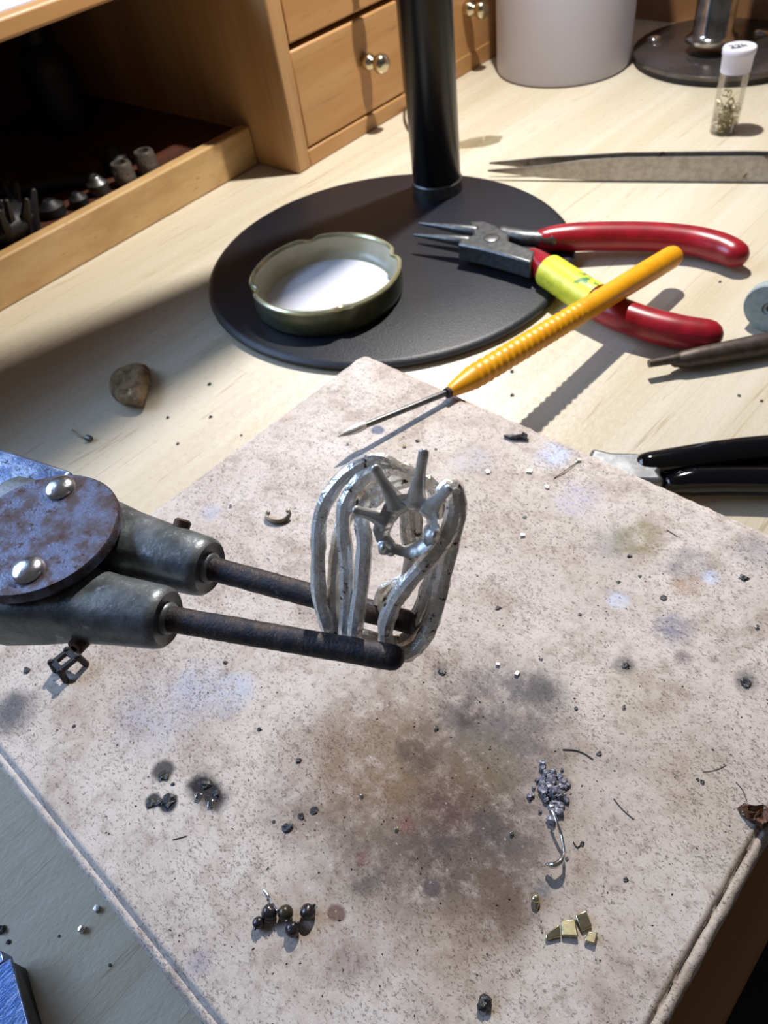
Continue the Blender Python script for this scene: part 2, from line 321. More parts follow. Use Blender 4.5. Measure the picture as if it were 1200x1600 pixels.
# ------------------------------------------------------------------ the setting
X, Y, Z = np.array([1., 0, 0]), np.array([0, 1., 0]), np.array([0, 0, 1.])
b = MB().box((0, 0, 0), X, Y, Z, (-960, 900), (-900, 760), (-770, -750)); obj('floor', b, m_floor, kind='structure', label='dark floor below the bench')
b = MB()
WY0, WY1, WZ0, WZ1 = -800, 160, 370, 880            # window opening in the left wall
for ys, zs in (((-900, WY0), (-750, 1300)), ((WY1, 760), (-750, 1300)), ((WY0, WY1), (-750, WZ0)), ((WY0, WY1), (WZ1, 1300))):
    b.box((0, 0, 0), X, Y, Z, (-960, -920), ys, zs)
obj('wall_left', b, m_wall, kind='structure', label='painted wall behind the wooden drawers')
b = MB()
for ys, zs in (((WY0, WY0+30), (WZ0, WZ1)), ((WY1-30, WY1), (WZ0, WZ1)), ((WY0, WY1), (WZ0, WZ0+30)), ((WY0, WY1), (WZ1-30, WZ1)), ((-332, -308), (WZ0, WZ1))):
    b.box((0, 0, 0), X, Y, Z, (-955, -925), ys, zs)
wf = obj('window_1', b, m_frame, kind='structure', label='window in the left wall')
obj('pane', MB().box((0, 0, 0), X, Y, Z, (-942, -938), (WY0+20, -320), (WZ0+20, WZ1-20)), m_glass, wf)
obj('pane', MB().box((0, 0, 0), X, Y, Z, (-942, -938), (-320, WY1-20), (WZ0+20, WZ1-20)), m_glass, wf)
obj('wall_back', MB().box((0, 0, 0), X, Y, Z, (-920, 900), (740, 760), (-750, 1300)), m_wall, kind='structure', label='painted wall past the end of the bench')
# workbench
TX = 13.5; TY = 522.
wb = thing('workbench', (-300, 100, -750), 'pale maple goldsmith workbench carrying all the tools', 'workbench')
prof = [(TX-8, -40), (TX-1, -34), (TX, -26), (TX, -5), (TX-1.2, -1.6), (TX-4, 0)]
b = MB().loft([[(-640, y, -40)]+[(x, y, z) for x, z in prof]+[(-640, y, 0)] for y in (-420, TY)])
obj('tabletop', b, m_table, wb, origin=(0, 0, 0))
obj('front_edge', MB().loft([[(3.5, y, -38), (TX+.05, y, -30), (TX+.05, y, -4.5), (TX-1.1, y, -1.3), (TX-4, y, .12), (3.5, y, .12)] for y in (-420, TY)]), m_edge, wb, label='brown strip along the bench front')  # separate brown strip set along the front of the tabletop
for x in (-600, -40):
    for y in (-380, 480): obj('leg', MB().box((x, y, -750), X, Y, Z, (-30, 30), (-30, 30), (0, 710)), m_pine_z, wb, bev=3)
obj('backboard', MB().box((0, 0, 0), X, Y, Z, (-640, TX), (TY, TY+18), (-40, 220)), m_backboard, wb, label='brown upright board along the end of the bench')
# ------------------------------------------------------------------ bench hutch with drawers and open cubby
th = math.atan(.05); HV = np.array([-math.sin(th), math.cos(th), 0]); HN = np.array([math.cos(th), math.sin(th), 0]); HO = np.array([-309.6, 250.4, 0])
hut = thing('bench_hutch', tuple(HO), 'honey pine hutch with small drawers and a dark open cubby', 'drawer cabinet')
def hb(v, n, z): return MB().box(HO, HV, HN, Z, v, n, z)
obj('side_panel', hb((0, 9.5), (-190, 0), (0, 104)), m_pine_z, hut, bev=1.2)
obj('side_panel', hb((92, 100.5), (-190, -.5), (0, 104)), m_pine_z, hut, bev=1)
obj('side_panel', hb((183, 192), (-190, 0), (0, 104)), m_pine_z, hut, bev=1.2)
obj('bottom_rail', hb((9.5, 92), (-190, -.6), (0, 8.2)), m_pine_v, hut, bev=.8)
obj('bottom_rail', hb((100.5, 183), (-190, -.6), (0, 10)), m_pine_v, hut, bev=.8)
obj('cabinet_top', hb((-1, 194), (-192, 3), (104, 112)), m_pine_v, hut, bev=1.5)
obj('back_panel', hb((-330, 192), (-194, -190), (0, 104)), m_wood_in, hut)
for v0, v1 in ((10.3, 91.2), (101.2, 182.2)):
    for z0, z1 in ((9, 53.4), (56.2, 101.5)):
        d = obj('drawer', hb((v0, v1), (-150, -1.2), (z0, z1)), m_pine_v, hut, bev=1)
        kb = MB(); c = HO+HV*((v0+v1)/2+10)+Z*(z0+25)
        kb.lathe([(0, -1.5), (3.2, -1.4), (3.9, .4), (4.2, 2.2), (3.7, 4.0), (2.4, 5.2), (2.1, 6.0), (2.5, 6.6), (4.0, 7.8), (4.8, 9.6), (4.6, 11.6), (3.3, 13.2), (1.4, 13.9), (0, 14)], c, HN, 24)
        obj('knob', kb, m_brass, d, label='pale brass spool knob')
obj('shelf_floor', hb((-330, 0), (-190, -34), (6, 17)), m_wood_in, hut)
obj('front_lip', hb((-330, -.3), (-37, -30), (0, 20)), m_lip, hut, bev=1, label='pale birch plywood strip along the front of the cubby')
obj('cubby_top', hb((-330, 0), (-190, -24), (90.5, 98)), m_pine_v, hut, bev=1.4)
obj('side_panel', hb((-339, -330), (-190, -26), (0, 98)), m_pine_z, hut, bev=1.2)
def hp(v, n, z): return HO+HV*v+HN*n+Z*z
obj('paper_sheet', MB().box(HO, HV, HN, Z, (-300, -80), (-150, -30), (98, 98.6)), m_paper, label='pale lavender paper lying on top of the wooden cubby', cat='paper')
for u, v, r, h, lab in ((212, 268, 5.2, 10, 'short grey steel punch, left of two at the cubby lip'), (247, 247, 5.2, 10, 'short grey steel punch, right of two at the cubby lip')):
    p = hp(-57 if u > 230 else -71, -44, 17)
    obj('steel_punch', MB().lathe([(r*.9, 0), (r, .6), (r*.96, h-1), (r*.84, h), (r*.55, h), (r*.5, h-3), (0, h-3)], p, (0, 0, 1), 24), m_cyl, label=lab, cat='punch', group='steel punches in the cubby')
DK = [(-64, -60, 6.5, 12, 'black steel collar behind the two grey punches'), (-84, -48, 5, 8, 'small dark steel bit beside the left grey punch'), (-97, -46, 4.5, 6, 'dark steel bit near the middle of the cubby lip'), (-109, -50, 6, 7, 'dark steel bit next to the black brush in the cubby')]
for v, n, r, h, lab in DK:
    obj('steel_bit', MB().lathe([(r*.9, 0), (r, .7), (r, h*.6), (r*.7, h*.75), (r*.6, h-1), (r*.4, h), (0, h)], hp(v, n, 17), (0, 0, 1), 16), m_toolsteel if v == -84 else m_dark, label=lab, cat='bit', group='dark steel bits in the cubby')
p = hp(-38, -140, 17)
obj('dark_bottle', MB().lathe([(12, 0), (14, 1.5), (14, 32), (12, 38), (6, 43), (6, 50), (7, 50), (7, 60), (0, 60)], p, (0, 0, 1), 24), m_dark, label='black bottle standing at the back of the dark cubby', cat='bottle')
pts = smooth([hp(-152, -70, 23), hp(-138, -80, 25), hp(-120, -88, 24), hp(-106, -78, 22), hp(-90, -68, 21), hp(-80, -58, 20.5)], 8)
obj('black_hose', MB().tube(pts, 3.4, 12), m_dark, label='black rubber hose curving across the cubby floor', cat='hose')
br = MB()
for k in range(26):
    a = R3.uniform(0, 6.28); q = hp(-134+R3.uniform(-16, 12), -47+R3.uniform(-9, 7), 17)
    br.tube([q, q+np.array([math.cos(a)*4, math.sin(a)*4, 10]), q+np.array([math.cos(a)*8, math.sin(a)*7, 15+R3.uniform(0, 4)])], [2.4, 2.2, 1.4], 6)
br.lump(hp(-136, -50, 24), 13, (1.0, 1.3, .55), .15, 5)
obj('black_brush', br, m_dark, label='black bristle brush head lying at the left of the cubby', cat='brush')
# ------------------------------------------------------------------ soldering board
hx, hy = 77.1, 72.7
def board_outline(inset, z, jit=0, seed=1):
    g = random.Random(seed); out = []; r = max(2.4-inset*.5, .5); x, y = hx-inset, hy-inset
    cs = [(x-r, y-r, 0), (-x+r, y-r, 90), (-x+r, -y+r, 180), (x-r, -y+r, 270)]
    pts = []
    for i, (cx, cy, a0) in enumerate(cs):
        for k in range(7): a = math.radians(a0+15*k); pts.append((cx+r*math.cos(a), cy+r*math.sin(a)))
        nx, ny, na = cs[(i+1) % 4]; a = math.radians(na); e = (nx+r*math.cos(a), ny+r*math.sin(a)); s0 = pts[-1]
        for k in range(1, 90): t = k/90; pts.append((s0[0]+(e[0]-s0[0])*t, s0[1]+(e[1]-s0[1])*t))
    for i, (px, py) in enumerate(pts):
        w = jit*(mnoise.noise(Vector((px*.5, py*.5, seed)))+.5*mnoise.noise(Vector((px*1.7, py*1.7, seed+5)))); l = math.hypot(px, py)
        out.append((BC[0]+px*(1+w/l), BC[1]+py*(1+w/l), z+(w*.5 if 0 < z < BT else 0)))
    return out
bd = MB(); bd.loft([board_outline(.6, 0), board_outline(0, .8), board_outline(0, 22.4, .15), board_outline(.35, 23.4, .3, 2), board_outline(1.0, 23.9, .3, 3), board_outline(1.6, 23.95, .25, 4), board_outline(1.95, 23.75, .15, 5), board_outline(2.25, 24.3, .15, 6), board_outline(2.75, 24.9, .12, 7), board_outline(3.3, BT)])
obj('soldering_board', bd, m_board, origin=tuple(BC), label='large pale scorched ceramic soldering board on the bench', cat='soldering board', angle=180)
# ------------------------------------------------------------------ black lamp stand
LC = np.array([-210., 208., 0]); PL = np.array([-228.5, 263.5, 0])
lamp = thing('bench_lamp', tuple(LC), 'black bench lamp with a round base and tall black pole', 'lamp')
obj('base', MB().lathe([(73.5, 0), (75.4, .6), (76.2, 1.6), (76.2, 2.8), (75.2, 3.8), (73.6, 4.1), (40, 4.2), (0, 4.2)], LC, (0, 0, 1), 96), m_black, lamp)
obj('collar', MB().lathe([(11.6, 4), (11.6, 9.2), (11, 9.8), (0, 9.8)], PL, (0, 0, 1), 40), m_toolsteel, lamp, label='grey steel collar')
obj('pole', MB().lathe([(10.6, 9.6), (10.9, 10.6), (10.9, 404), (10, 408), (0, 408)], PL, (0, 0, 1), 40), m_blackpole, lamp)
obj('arm', MB().tube([PL+Z*398, PL+Z*398+np.array([3, 20, 0]), np.array([-219, 327, 388.])], 6, 16), m_blackpole, lamp)
hd = obj('lamp_head', MB().lathe([(0, 388), (20, 386), (30, 376), (34, 356), (33, 356), (29, 374), (19, 384), (0, 385)], (-219, 327, 0), (0, 0, 1), 40), m_blackpole, lamp)
# jar lid
JC = np.array([-208.6, 171.8, 4.2])
lid = thing('jar_lid', tuple(JC), 'upturned white-lined metal jar lid on the black lamp base', 'lid')
def lugmod(a, r, h):
    w = max(0., math.cos(4*(a-.55)))**14 if h > 6.5 else 0.
    k = max(0, (h-6.5)/4.0)
    return (r-w*1.9*k, h-w*.5*k)
obj('skirt', MB().lathe([(27.2, 0.2), (28.2, 0), (29.0, .9), (29.4, 3), (29.4, 9.6), (29.2, 10.4)], JC, (0, 0, 1), 96, lugmod), m_lid_out, lid, solid=.0)
obj('rim_curl', MB().lathe([(29.5, 9.6), (29.6, 10.4), (29.0, 11.0), (28.2, 10.9), (27.7, 10.2), (28.0, 9.5), (28.8, 9.3)], JC, (0, 0, 1), 120, lugmod, closed=True), m_lid_rim, lid)
obj('side_lining', MB().lathe([(23.6, 1.2), (25.6, 1.5), (27.2, 2.6), (28.4, 5), (28.6, 9.6)], JC, (0, 0, 1), 96, lugmod), m_lid_side, lid)
obj('lining', MB().lathe([(24.6, .9), (24.4, 1.45), (23.4, 1.55), (22.4, 1.35), (0, 1.35)], JC, (0, 0, 1), 72), m_lid_in, lid)
for o in lid.children:
    if o.name.startswith(('side_lining', 'skirt')):          # open walls: drop the end caps
        import bmesh
        bm = bmesh.new(); bm.from_mesh(o.data); bmesh.ops.delete(bm, geom=[f for f in bm.faces if len(f.verts) > 8 and (o.name.startswith('side') or f.calc_center_median().z > .005)], context='FACES_ONLY'); bm.to_mesh(o.data); bm.free()
# ------------------------------------------------------------------ white tub, chrome stand, vial, tweezers
tc = np.array([-271.5, 433.3, 0]); 
tub = thing('plastic_tub', tuple(tc), 'tall frosted white plastic tub at the back of the bench', 'tub')
obj('body', MB().lathe([(36.5, 0), (38, 1), (38.5, 3), (38.9, 60), (39.4, 120), (38.2, 120), (37.5, 60), (37.2, 3), (0, 2.4)], tc, (0, 0, 1), 64), m_tub, tub)
obj('rim', MB().lathe([(39.2, 114), (41, 114.6), (41, 119.6), (39.2, 120.4), (38.4, 119)], tc, (0, 0, 1), 64, closed=True), m_tub, tub)
sc_ = np.array([-194., 478.5, 0])
st = thing('chrome_stand', tuple(sc_), 'chrome stand with a round screwed base behind the vial', 'stand')
obj('foot_ring', MB().lathe([(47.5, 0), (49, .5), (49, 2.6), (46, 3.2), (0, 3.2)], sc_, (0, 0, 1), 72), m_blockside, st)
obj('base_plate', MB().lathe([(49.4, 2.6), (50.2, 3.4), (50.2, 5.2), (49.2, 6), (10, 6.8), (0, 6.8)], sc_, (0, 0, 1), 72), m_chrome_toned, st, label='chrome disc with a dark reflection in its colour and a bright edge')
pc = at(1108, 80, 6.5)
obj('pole', MB().lathe([(13.5, 5.6), (13.5, 7.5), (11.6, 8.6), (10.4, 10.4), (10.4, 200), (0, 200)], pc, (0, 0, 1), 40), m_chrome, st)
for u, v in ((1022, 62), (1190, 52)):
    q = at(u, v, 6.5); s_ = obj('screw', MB().lathe([(4.2, -.5), (4.2, .4), (3.2, 1.7), (1.2, 2.3), (0, 2.3)], q, (0, 0, 1), 20), m_chrome, st)
vb = np.array([-148.6, 382.7, 0]); vh = rise(vb, 72)
vial = thing('sample_vial', tuple(vb), 'small clear vial of gold scraps with a frosted cap', 'vial')
obj('tube', MB().lathe([(0, 0), (5.6, 0), (6.2, .6), (6.3, 12), (6.4, vh-10), (6.0, vh-10), (5.9, 12), (5.7, 1.4), (0, 1.3)], vb, (0, 0, 1), 32), m_clear, vial)
cp = obj('cap', MB().lathe([(5.9, vh-10), (6.5, vh-10), (6.75, vh-3.2), (7.1, vh-2.8), (7.25, vh-.6), (6.9, vh), (6.0, vh-.2), (0, vh-.2)], vb, (0, 0, 1), 40), m_cap, vial)
gd = MB(); g = random.Random(3)
for k in range(150):
    a = g.uniform(0, 6.28); rr = 5.2*math.sqrt(g.random()); c = vb+np.array([rr*math.cos(a), rr*math.sin(a), 2.0+g.random()*9.5])
    d = unit([g.gauss(0, 1), g.gauss(0, 1), g.gauss(0, .6)]); _, s1, s2 = frame(d)
    if k % 3: gd.box(c, d, s1, s2, (-.9, .9), (-.6, .6), (-.12, .12))
    else: gd.tube([c+.9*(s1*math.cos(t)+s2*math.sin(t)) for t in np.linspace(0, 5, 9)], .22, 5)
for k in range(6):
    c = vb+np.array([g.uniform(-4, 4)-1, g.uniform(-3, 3)-2, 13.5+g.random()*3.5]); _, s1, s2 = frame(unit([g.gauss(0, 1), g.gauss(0, 1), .3]))
    gd.tube([c+1.5*(s1*math.cos(t)+s2*math.sin(t)) for t in np.linspace(0, 5.5, 12)], .26, 6)
obj('gold_scraps', gd, m_gold, label='tiny gold and silver scraps heaped inside the vial', cat='scrap', kind='stuff', sm=False)
def text_on(body, name, parent, M4, size, mat_, thick=.05):
    c = bpy.data.curves.new(name, 'FONT'); c.body = body; c.size = size*MM; c.align_x = 'CENTER'; c.align_y = 'CENTER'; c.extrude = thick*MM; c.offset = .0001
    t = bpy.data.objects.new(name+'_source', c); COL.objects.link(t); bpy.context.view_layer.update()
    me = bpy.data.meshes.new_from_object(t.evaluated_get(bpy.context.evaluated_depsgraph_get())); bpy.data.objects.remove(t)
    o = bpy.data.objects.new(name, me); COL.objects.link(o); me.materials.append(mat_); WORLD[o.name] = (0, 0, 0)
    if parent is not None: o.parent = parent; M4 = Matrix.Translation(-Vector(WORLD[parent.name])*MM) @ M4
    o.matrix_local = M4; return o
cr = unit([ROT[0][0], ROT[1][0], 0]); cu = np.array([-cr[1], cr[0], 0]); tp = vb+Z*(vh-.13)-cr*.6+cu*.8
MT = Matrix(((cr[0], cu[0], 0, tp[0]*MM), (cr[1], cu[1], 0, tp[1]*MM), (0, 0, 1, tp[2]*MM), (0, 0, 0, 1)))
text_on('22k', 'lettering', cp, MT, 5.2, m_ink)
obj('underline', MB().box(tp-cu*2.2, cr, cu, Z, (-3.4, .6), (-.2, .2), (-.04, .06)), m_ink, cp)
# tweezers lying on edge
tw = thing('steel_tweezers', tuple(at(1000, 283, 0)), 'long steel tweezers lying on edge beside the lamp base', 'tweezers')
d_t = unit(at(1180, 283, 0)-at(880, 281, 0)); n_t = np.array([-d_t[1], d_t[0], 0]); o_t = at(880, 281, 0)
tipF = at(764, 263, 4.3); sF = (tipF-o_t)@d_t
def arm(offs, tipoff, zt):
    mb = MB(); rings = []
    for s_, lo, hi, w in ((sF, zt-.35, zt+.35, tipoff), (sF+12, zt-1.5, zt+1.3, tipoff+.5*(offs-tipoff)*.5), (sF+26, zt-3.0, zt+2.6, offs*.75+tipoff*.25), (sF+44, .6, 9.6, offs), (sF+62, 0, 10.6, offs), (sF+110, 0, 11, offs*1.0), (sF+160, 0, 10.6, offs*.6), (sF+195, .3, 10.2, offs*.18), (sF+205, .5, 10, .1)):
        t = .55 if s_ > sF+1 else .25
        q = o_t+d_t*s_+n_t*w; rings.append([q-n_t*t+Z*lo, q+n_t*t+Z*lo, q+n_t*t+Z*hi, q-n_t*t+Z*hi])
    return mb.loft(rings)
obj('tweezer_arm', arm(-1.0, -.6, 4.4), m_steel, tw, angle=30)
obj('tweezer_arm', arm(4.2, 3.4, 6.2), m_steel, tw, angle=30)
# film strip and elastic loop behind the pole
fp = [(705, 226), (735, 216), (760, 212), (786, 212), (780, 222), (755, 229), (705, 233)]
obj('film_strip', MB().prism([at(u, v, .4)[:2] for u, v in fp], .15, .75), m_film, label='clear plastic film strip lying right of the black pole', cat='film strip')
lp = smooth([at(642, 152, 2), at(634, 165, 1.2), at(632, 186, .8), at(640, 204, .8), at(655, 216, .8), at(672, 216, .8)], 8)
obj('wire_loop', MB().tube(lp, .75, 8), m_bronze, label='thin brown wire loop on the bench left of black pole', cat='wire')
# ------------------------------------------------------------------ red pliers
pl = thing('round_nose_pliers', tuple(at(800, 400, 4.2)), 'red handled round nose pliers resting across the lamp base', 'pliers')
def path(l, n=6): return smooth([at(u, v, z) for u, v, z in l], n)
jz = 11
jn = at(735, 372, jz); jd = unit(at(800, 385, jz)-at(690, 362, jz)); jd[2] = 0
for a, c in (((656, 349, 12), (742, 362, 12)), ((648, 367, 11.5), (730, 378, 11.5))):
    A, B = at(*a), at(*c)
    obj('jaw', MB().tube([A, A+(B-A)*.25, A+(B-A)*.6, B], [.55, 1.0, 1.75, 2.4], 12), m_toolsteel, pl)
bx = [(733, 345), (757, 345), (775, 352), (795, 366), (795, 376), (838, 392), (830, 410), (790, 398), (752, 388), (715, 381), (720, 372), (740, 366)]
obj('joint', MB().prism([at(u, v, 13.5)[:2] for u, v in bx], 6.2, 13.5), m_toolsteel, pl, bev=.8, label='grey steel box joint')
obj('rivet', MB().lathe([(3.2, 13.4), (3.2, 13.8), (2.6, 14.1), (0, 14.1)], (*at(768, 372, 13.5)[:2], 0), (0, 0, 1), 20), m_toolsteel, pl)
obj('shank', MB().tube(path([(785, 366, 10), (820, 372, 10), (862, 374, 9.5)]), 3.4, 12, ell=(1, .9)), m_toolsteel, pl, label='grey steel shank')
h1 = path([(848, 374, 9.2), (880, 371, 8.8), (950, 369, 8), (1020, 370, 7.2), (1080, 376, 6.6), (1125, 387, 6.3), (1148, 397, 6.2)])
n1 = len(h1); obj('handle_grip', MB().tube(h1, [4.2+1.5*min(1, i/8) - (.6*max(0, (i-n1+8)/8)) for i in range(n1)], 20, ell=(1, .95)), m_red, pl)
h2 = path([(832, 405, 9.2), (862, 426, 9), (905, 455, 8.6), (955, 485, 7.8), (1010, 506, 6.9), (1060, 518, 6.4), (1104, 523, 6.2)])
n2 = len(h2); obj('handle_grip', MB().tube(h2, [4.4+1.4*min(1, i/8) - (.6*max(0, (i-n2+8)/8)) for i in range(n2)], 20, ell=(1, .95)), m_red, pl)
tpz = path([(858, 423.5, 9), (880, 438, 8.85), (908, 457, 8.6), (930, 470, 8.3)])
obj('tape_band', MB().tube(tpz, 6.25, 24, ell=(1, .98), round_ends=False), m_yellowtape, pl, label='yellow tape band with green marks')
# ------------------------------------------------------------------ yellow handled pick
TE = at(1049, 402, 12.3); TCt = at(704, 611, 27.4); dT = unit(TE-TCt)
pk = thing('solder_pick', tuple((TE+TCt)/2), 'yellow handled steel solder pick leaning from board onto red pliers', 'solder pick')
L_ = np.linalg.norm(TE-TCt); rings_p = []; rr = []
N_ = 150
for i in range(N_+1):
    t = i/N_; p = TCt+dT*L_*t; s_ = L_*t
    r = 1.7+1.75*min(1, s_/9)**.8 + .55*max(0, min(1, (t-.45)/.4))
    if 7 < s_ < 66: r += .32*math.sin(s_*2*math.pi/2.9)*min(1, (s_-7)/6, (66-s_)/6)
    rings_p.append(p); rr.append(r)
obj('handle', MB().tube(rings_p, rr, 24), m_yellow, pk, angle=60)
tip = at(528, 682, 31.5)
obj('ferrule', MB().tube([TCt-dT*1.6, TCt+dT*2], 1.55, 16, round_ends=False), m_darksteel, pk)
ndl = [TCt, TCt+(tip-TCt)*.3, TCt+(tip-TCt)*.7, TCt+(tip-TCt)*.8]
obj('needle', MB().tube(ndl, [.95, .9, .85, .8], 12), m_toolsteel, pk)
obj('needle_tip', MB().tube([TCt+(tip-TCt)*q for q in (.77, .82, .88, .94, 1.0)], [.9, 1.25, 1.2, .75, .2], 10, jit=.12), m_silver_matte, pk, label='pale fluxed tip')
# ------------------------------------------------------------------ right side: rubber wheel, brown rod, black pliers
wc = at(1206, 479, 8.6); fd = unit([CAM[0]-wc[0]-60, CAM[1]-wc[1], 0])
wh = MB().lathe([(1.2, -2.2), (8.2, -2.2), (8.6, -1.8), (8.6, 1.8), (8.2, 2.2), (2.4, 2.2), (2.2, 1.7), (1.2, 1.7)], wc, fd, 48, closed=True)
obj('rubber_wheel', wh, m_wheel, label='grey green rubber polishing wheel standing at the right edge', cat='polishing wheel', origin=tuple(wc-Z*8.6))
r0, r1 = at(1013, 572, 4.2), at(1235, 531, 4.0)
rod = thing('split_rod', tuple(at(1100, 560, 0)), 'brown steel split rod lying below the red pliers', 'rod')
rp = [r0+(r1-r0)*t for t in (0, .1, .2, .24, .4, .7, 1)]
obj('shaft', MB().tube(rp[2:], [2.2, 2.9, 3.3, 3.7, 3.9], 16), m_rustrod, rod)
obj('prong', MB().tube([q+Z*.9 for q in rp[:4]], [1.3, 1.45, 1.6, 1.6], 10, round_ends=False), m_rustrod, rod)
bp = thing('cutting_pliers', tuple(at(1100, 740, 0)), 'black glossy handled pliers with grey head beside the board', 'pliers')
u1 = path([(1012, 728, 6), (1050, 724, 6), (1100, 716, 6.4), (1160, 708, 6.8), (1230, 702, 7)])
obj('handle_grip', MB().tube(u1, [4.0+.5*min(1, i/6) for i in range(len(u1))], 20), m_blackgloss, bp)
u2 = path([(1052, 757, 5), (1075, 753, 5), (1120, 751, 5.1), (1170, 751, 5.2), (1230, 752, 5.4)])
obj('handle_grip', MB().tube(u2, [3.0+1.1*min(1, i/7) for i in range(len(u2))], 20), m_blackgloss, bp)
hdp = [(925, 700), (955, 707), (995, 708), (1025, 716), (1040, 724), (1030, 738), (1040, 752), (1000, 752), (950, 740), (915, 722)]
obj('head', MB().prism([at(u, v, 8)[:2] for u, v in hdp], 2, 8.4), m_greyhead, bp, bev=1.2, label='grey ground steel head')
# ------------------------------------------------------------------ third hand holding the ring
RZ = 77.
fA, fB = at(265, 967, RZ), at(612, 1027, RZ); bA, bB = at(330, 888, RZ), at(648, 974, RZ)
fd_, bd_ = unit(fB-fA), unit(bB-bA)
hand = thing('third_hand_clamp', (-190, -30, 0), 'rusty steel third hand clamp gripping the silver ring', 'clamp')
def rod_r(n, r0, r1, g): return [r0+(r1-r0)*i/(n-1)+g.uniform(-.03, .03) for i in range(n)]
g = random.Random(11)
fp_ = [fA-fd_*6+(fB-fA+fd_*6)*t for t in np.linspace(0, 1, 40)]
obj('rod', MB().tube(fp_, rod_r(40, 1.9, 1.72, g), 20, jit=.025, rng=g), m_darksteel, hand, label='front sooty steel rod')
bp_ = [bA-bd_*6+(bB-bA+bd_*6)*t for t in np.linspace(0, 1, 40)]
obj('rod', MB().tube(bp_, rod_r(40, 1.85, 1.6, g), 20, round_ends=False, jit=.025, rng=g), m_darksteel, hand, label='back sooty steel rod cut off flat')
def housing(A, d, length, back):
    s = np.array([-d[1], d[0], 0]); mb = MB(); rings = []
    for x, w, h, zo, e in ((.6, 1.9, 1.9, 0, 2), (.3, 2.3, 2.3, 0, 2), (-.4, 2.4, 2.4, 0, 2), (-.4, 3.2, 3.2, 0, 2), (0, 3.9, 3.9, 0, 2), (-.5, 4.35, 4.35, 0, 2), (-1.4, 4.55, 4.55, 0, 2), (-8, 4.9, 4.8, -.1, 2.2), (-15, 5.4, 5.0, -.2, 2.8), (-19, 6.0, 5.2, -.4, 3.6), (-26, 6.8, 5.6, -.8, 4.5), (-length+5, 6.8, 5.6, -.9, 4.5), (-length+1.5, 5.2, 4.4, -.2, 4.5), (-length, 3.4, 3.4, -.2, 3)):
        ring = []
        for k in range(36):
            a = 2*math.pi*k/36; c_, s_ = math.cos(a), math.sin(a)
            ring.append(A+d*x+s*w*math.copysign(abs(c_)**(2/e), c_)+Z*(zo+h*math.copysign(abs(s_)**(2/e), s_)))
        rings.append(ring)
    return mb.loft(rings)
hF = obj('rod_housing', housing(fA-fd_*.2, fd_, 44, 0), m_cast, hand, angle=50)
hB = obj('rod_housing', housing(bA-bd_*.2, bd_, 44, 0), m_cast, hand, angle=50)
DC = np.array([-95.4, 15., 0])
dz = 84.
obj('clamp_plate', MB().lathe([(11.6, dz-2.0), (12.1, dz-1.6), (12.1, dz-.4), (11.8, dz), (0, dz)], DC, (0, 0, 1), 72), m_plate, hand, label='round rust speckled plate')
obj('clamp_plate', MB().lathe([(9.4, 70), (9.7, 70.3), (9.7, 71.6), (9.4, 71.9), (0, 71.9)], DC, (0, 0, 1), 48), m_plate, hand)
obj('pivot', MB().lathe([(3.2, 70), (3.2, 83)], DC, (0, 0, 1), 24), m_rust, hand)
for u, v in ((92, 761), (42, 889)):
    q = at(u, v, dz+.4); q[2] = 0
    obj('rivet', MB().lathe([(2.45, dz-.2), (2.5, dz+.2), (2.2, dz+.75), (1.5, dz+1.15), (.7, dz+1.3), (0, dz+1.32)], q, (0, 0, 1), 28), m_rivet, hand, label='domed polished rivet')
q = at(289, 806, RZ+3.5); nb = np.array([-bd_[1], bd_[0], 0])
obj('set_screw', MB().lathe([(1.3, -3.5), (1.3, -.9), (1.0, -.6), (0, -.6)], q, unit(nb+Z*.55), 18), m_rust, hand)
q = at(126, 1003, RZ-2.2)
obj('set_screw', MB().lathe([(1.25, -2.5), (1.25, 1.2), (1.0, 1.4), (.62, 1.4), (.6, .2), (0, .2)], q, unit(-nb*1.0+Z*.15), 18), m_rust, hand)
# flat arm behind the plate, running off to the stand at the left
a0 = at(98, 738, 80.); a1 = a0+(at(0, 706, 80)-a0)*1.0; ad = unit(a1-a0); an = np.array([ad[1], -ad[0], 0]);
if (DC-a0)@an < 0: an = -an
arm_e = a0+ad*70
obj('arm_plate', MB().box(a0, ad, an, Z, (-3, 75), (0, 14), (-4.8, 1.4)), m_arm, hand, bev=.7, label='flat grey arm with a blue reflection in its colour')
pe = a0+ad*68+an*7
obj('stand_post', MB().lathe([(4, 0), (4, 96), (3, 98), (0, 98)], (pe[0], pe[1], 0), (0, 0, 1), 24), m_cast, hand)
obj('stand_base', MB().lathe([(21, 0), (22, 1), (22, 5), (18, 8), (7, 10), (0, 10)], (pe[0], pe[1], 0), (0, 0, 1), 40), m_cast, hand)
hand.location = Vector((pe[0], pe[1], 0))*MM
for o in hand.children: o.location -= hand.location-Vector(WORLD['third_hand_clamp'])*MM
# silver ring ----------------------------------------------------------------
P0 = at(560, 985, RZ); ud = unit([-.30, .42, .86]); nR = unit(np.cross(ud, unit(fd_+bd_)))
def rp_(u, v, d=0.):
    r = ray(u, v); t = ((P0-CAM)@nR)/(r@nR); return nearer(CAM+r*t, d)
def z8(l): return [rp_(440+.26667*x, 680+.26667*y, d) for x, y, d in l]
ring = thing('silver_ring', tuple(rp_(600, 990)), 'unfinished silver wire ring with six open prongs held by rods', 'ring')
def wire(l, w, name='band_wire', lab=None, n=4, taper=None, fl=(1, .82)):
    p = smooth(z8(l), n); m = len(p); gg = random.Random(len(l)*31+int(l[0][0])); rr = [1.1*w*(1+.05*math.sin(i*.9+l[0][0])+gg.uniform(-.03, .03)) for i in range(m)]
    return obj(name, MB().tube(p, rr, 9, up=nR, ell=fl, jit=.07, rng=gg), m_silver, ring, label=lab, angle=22)
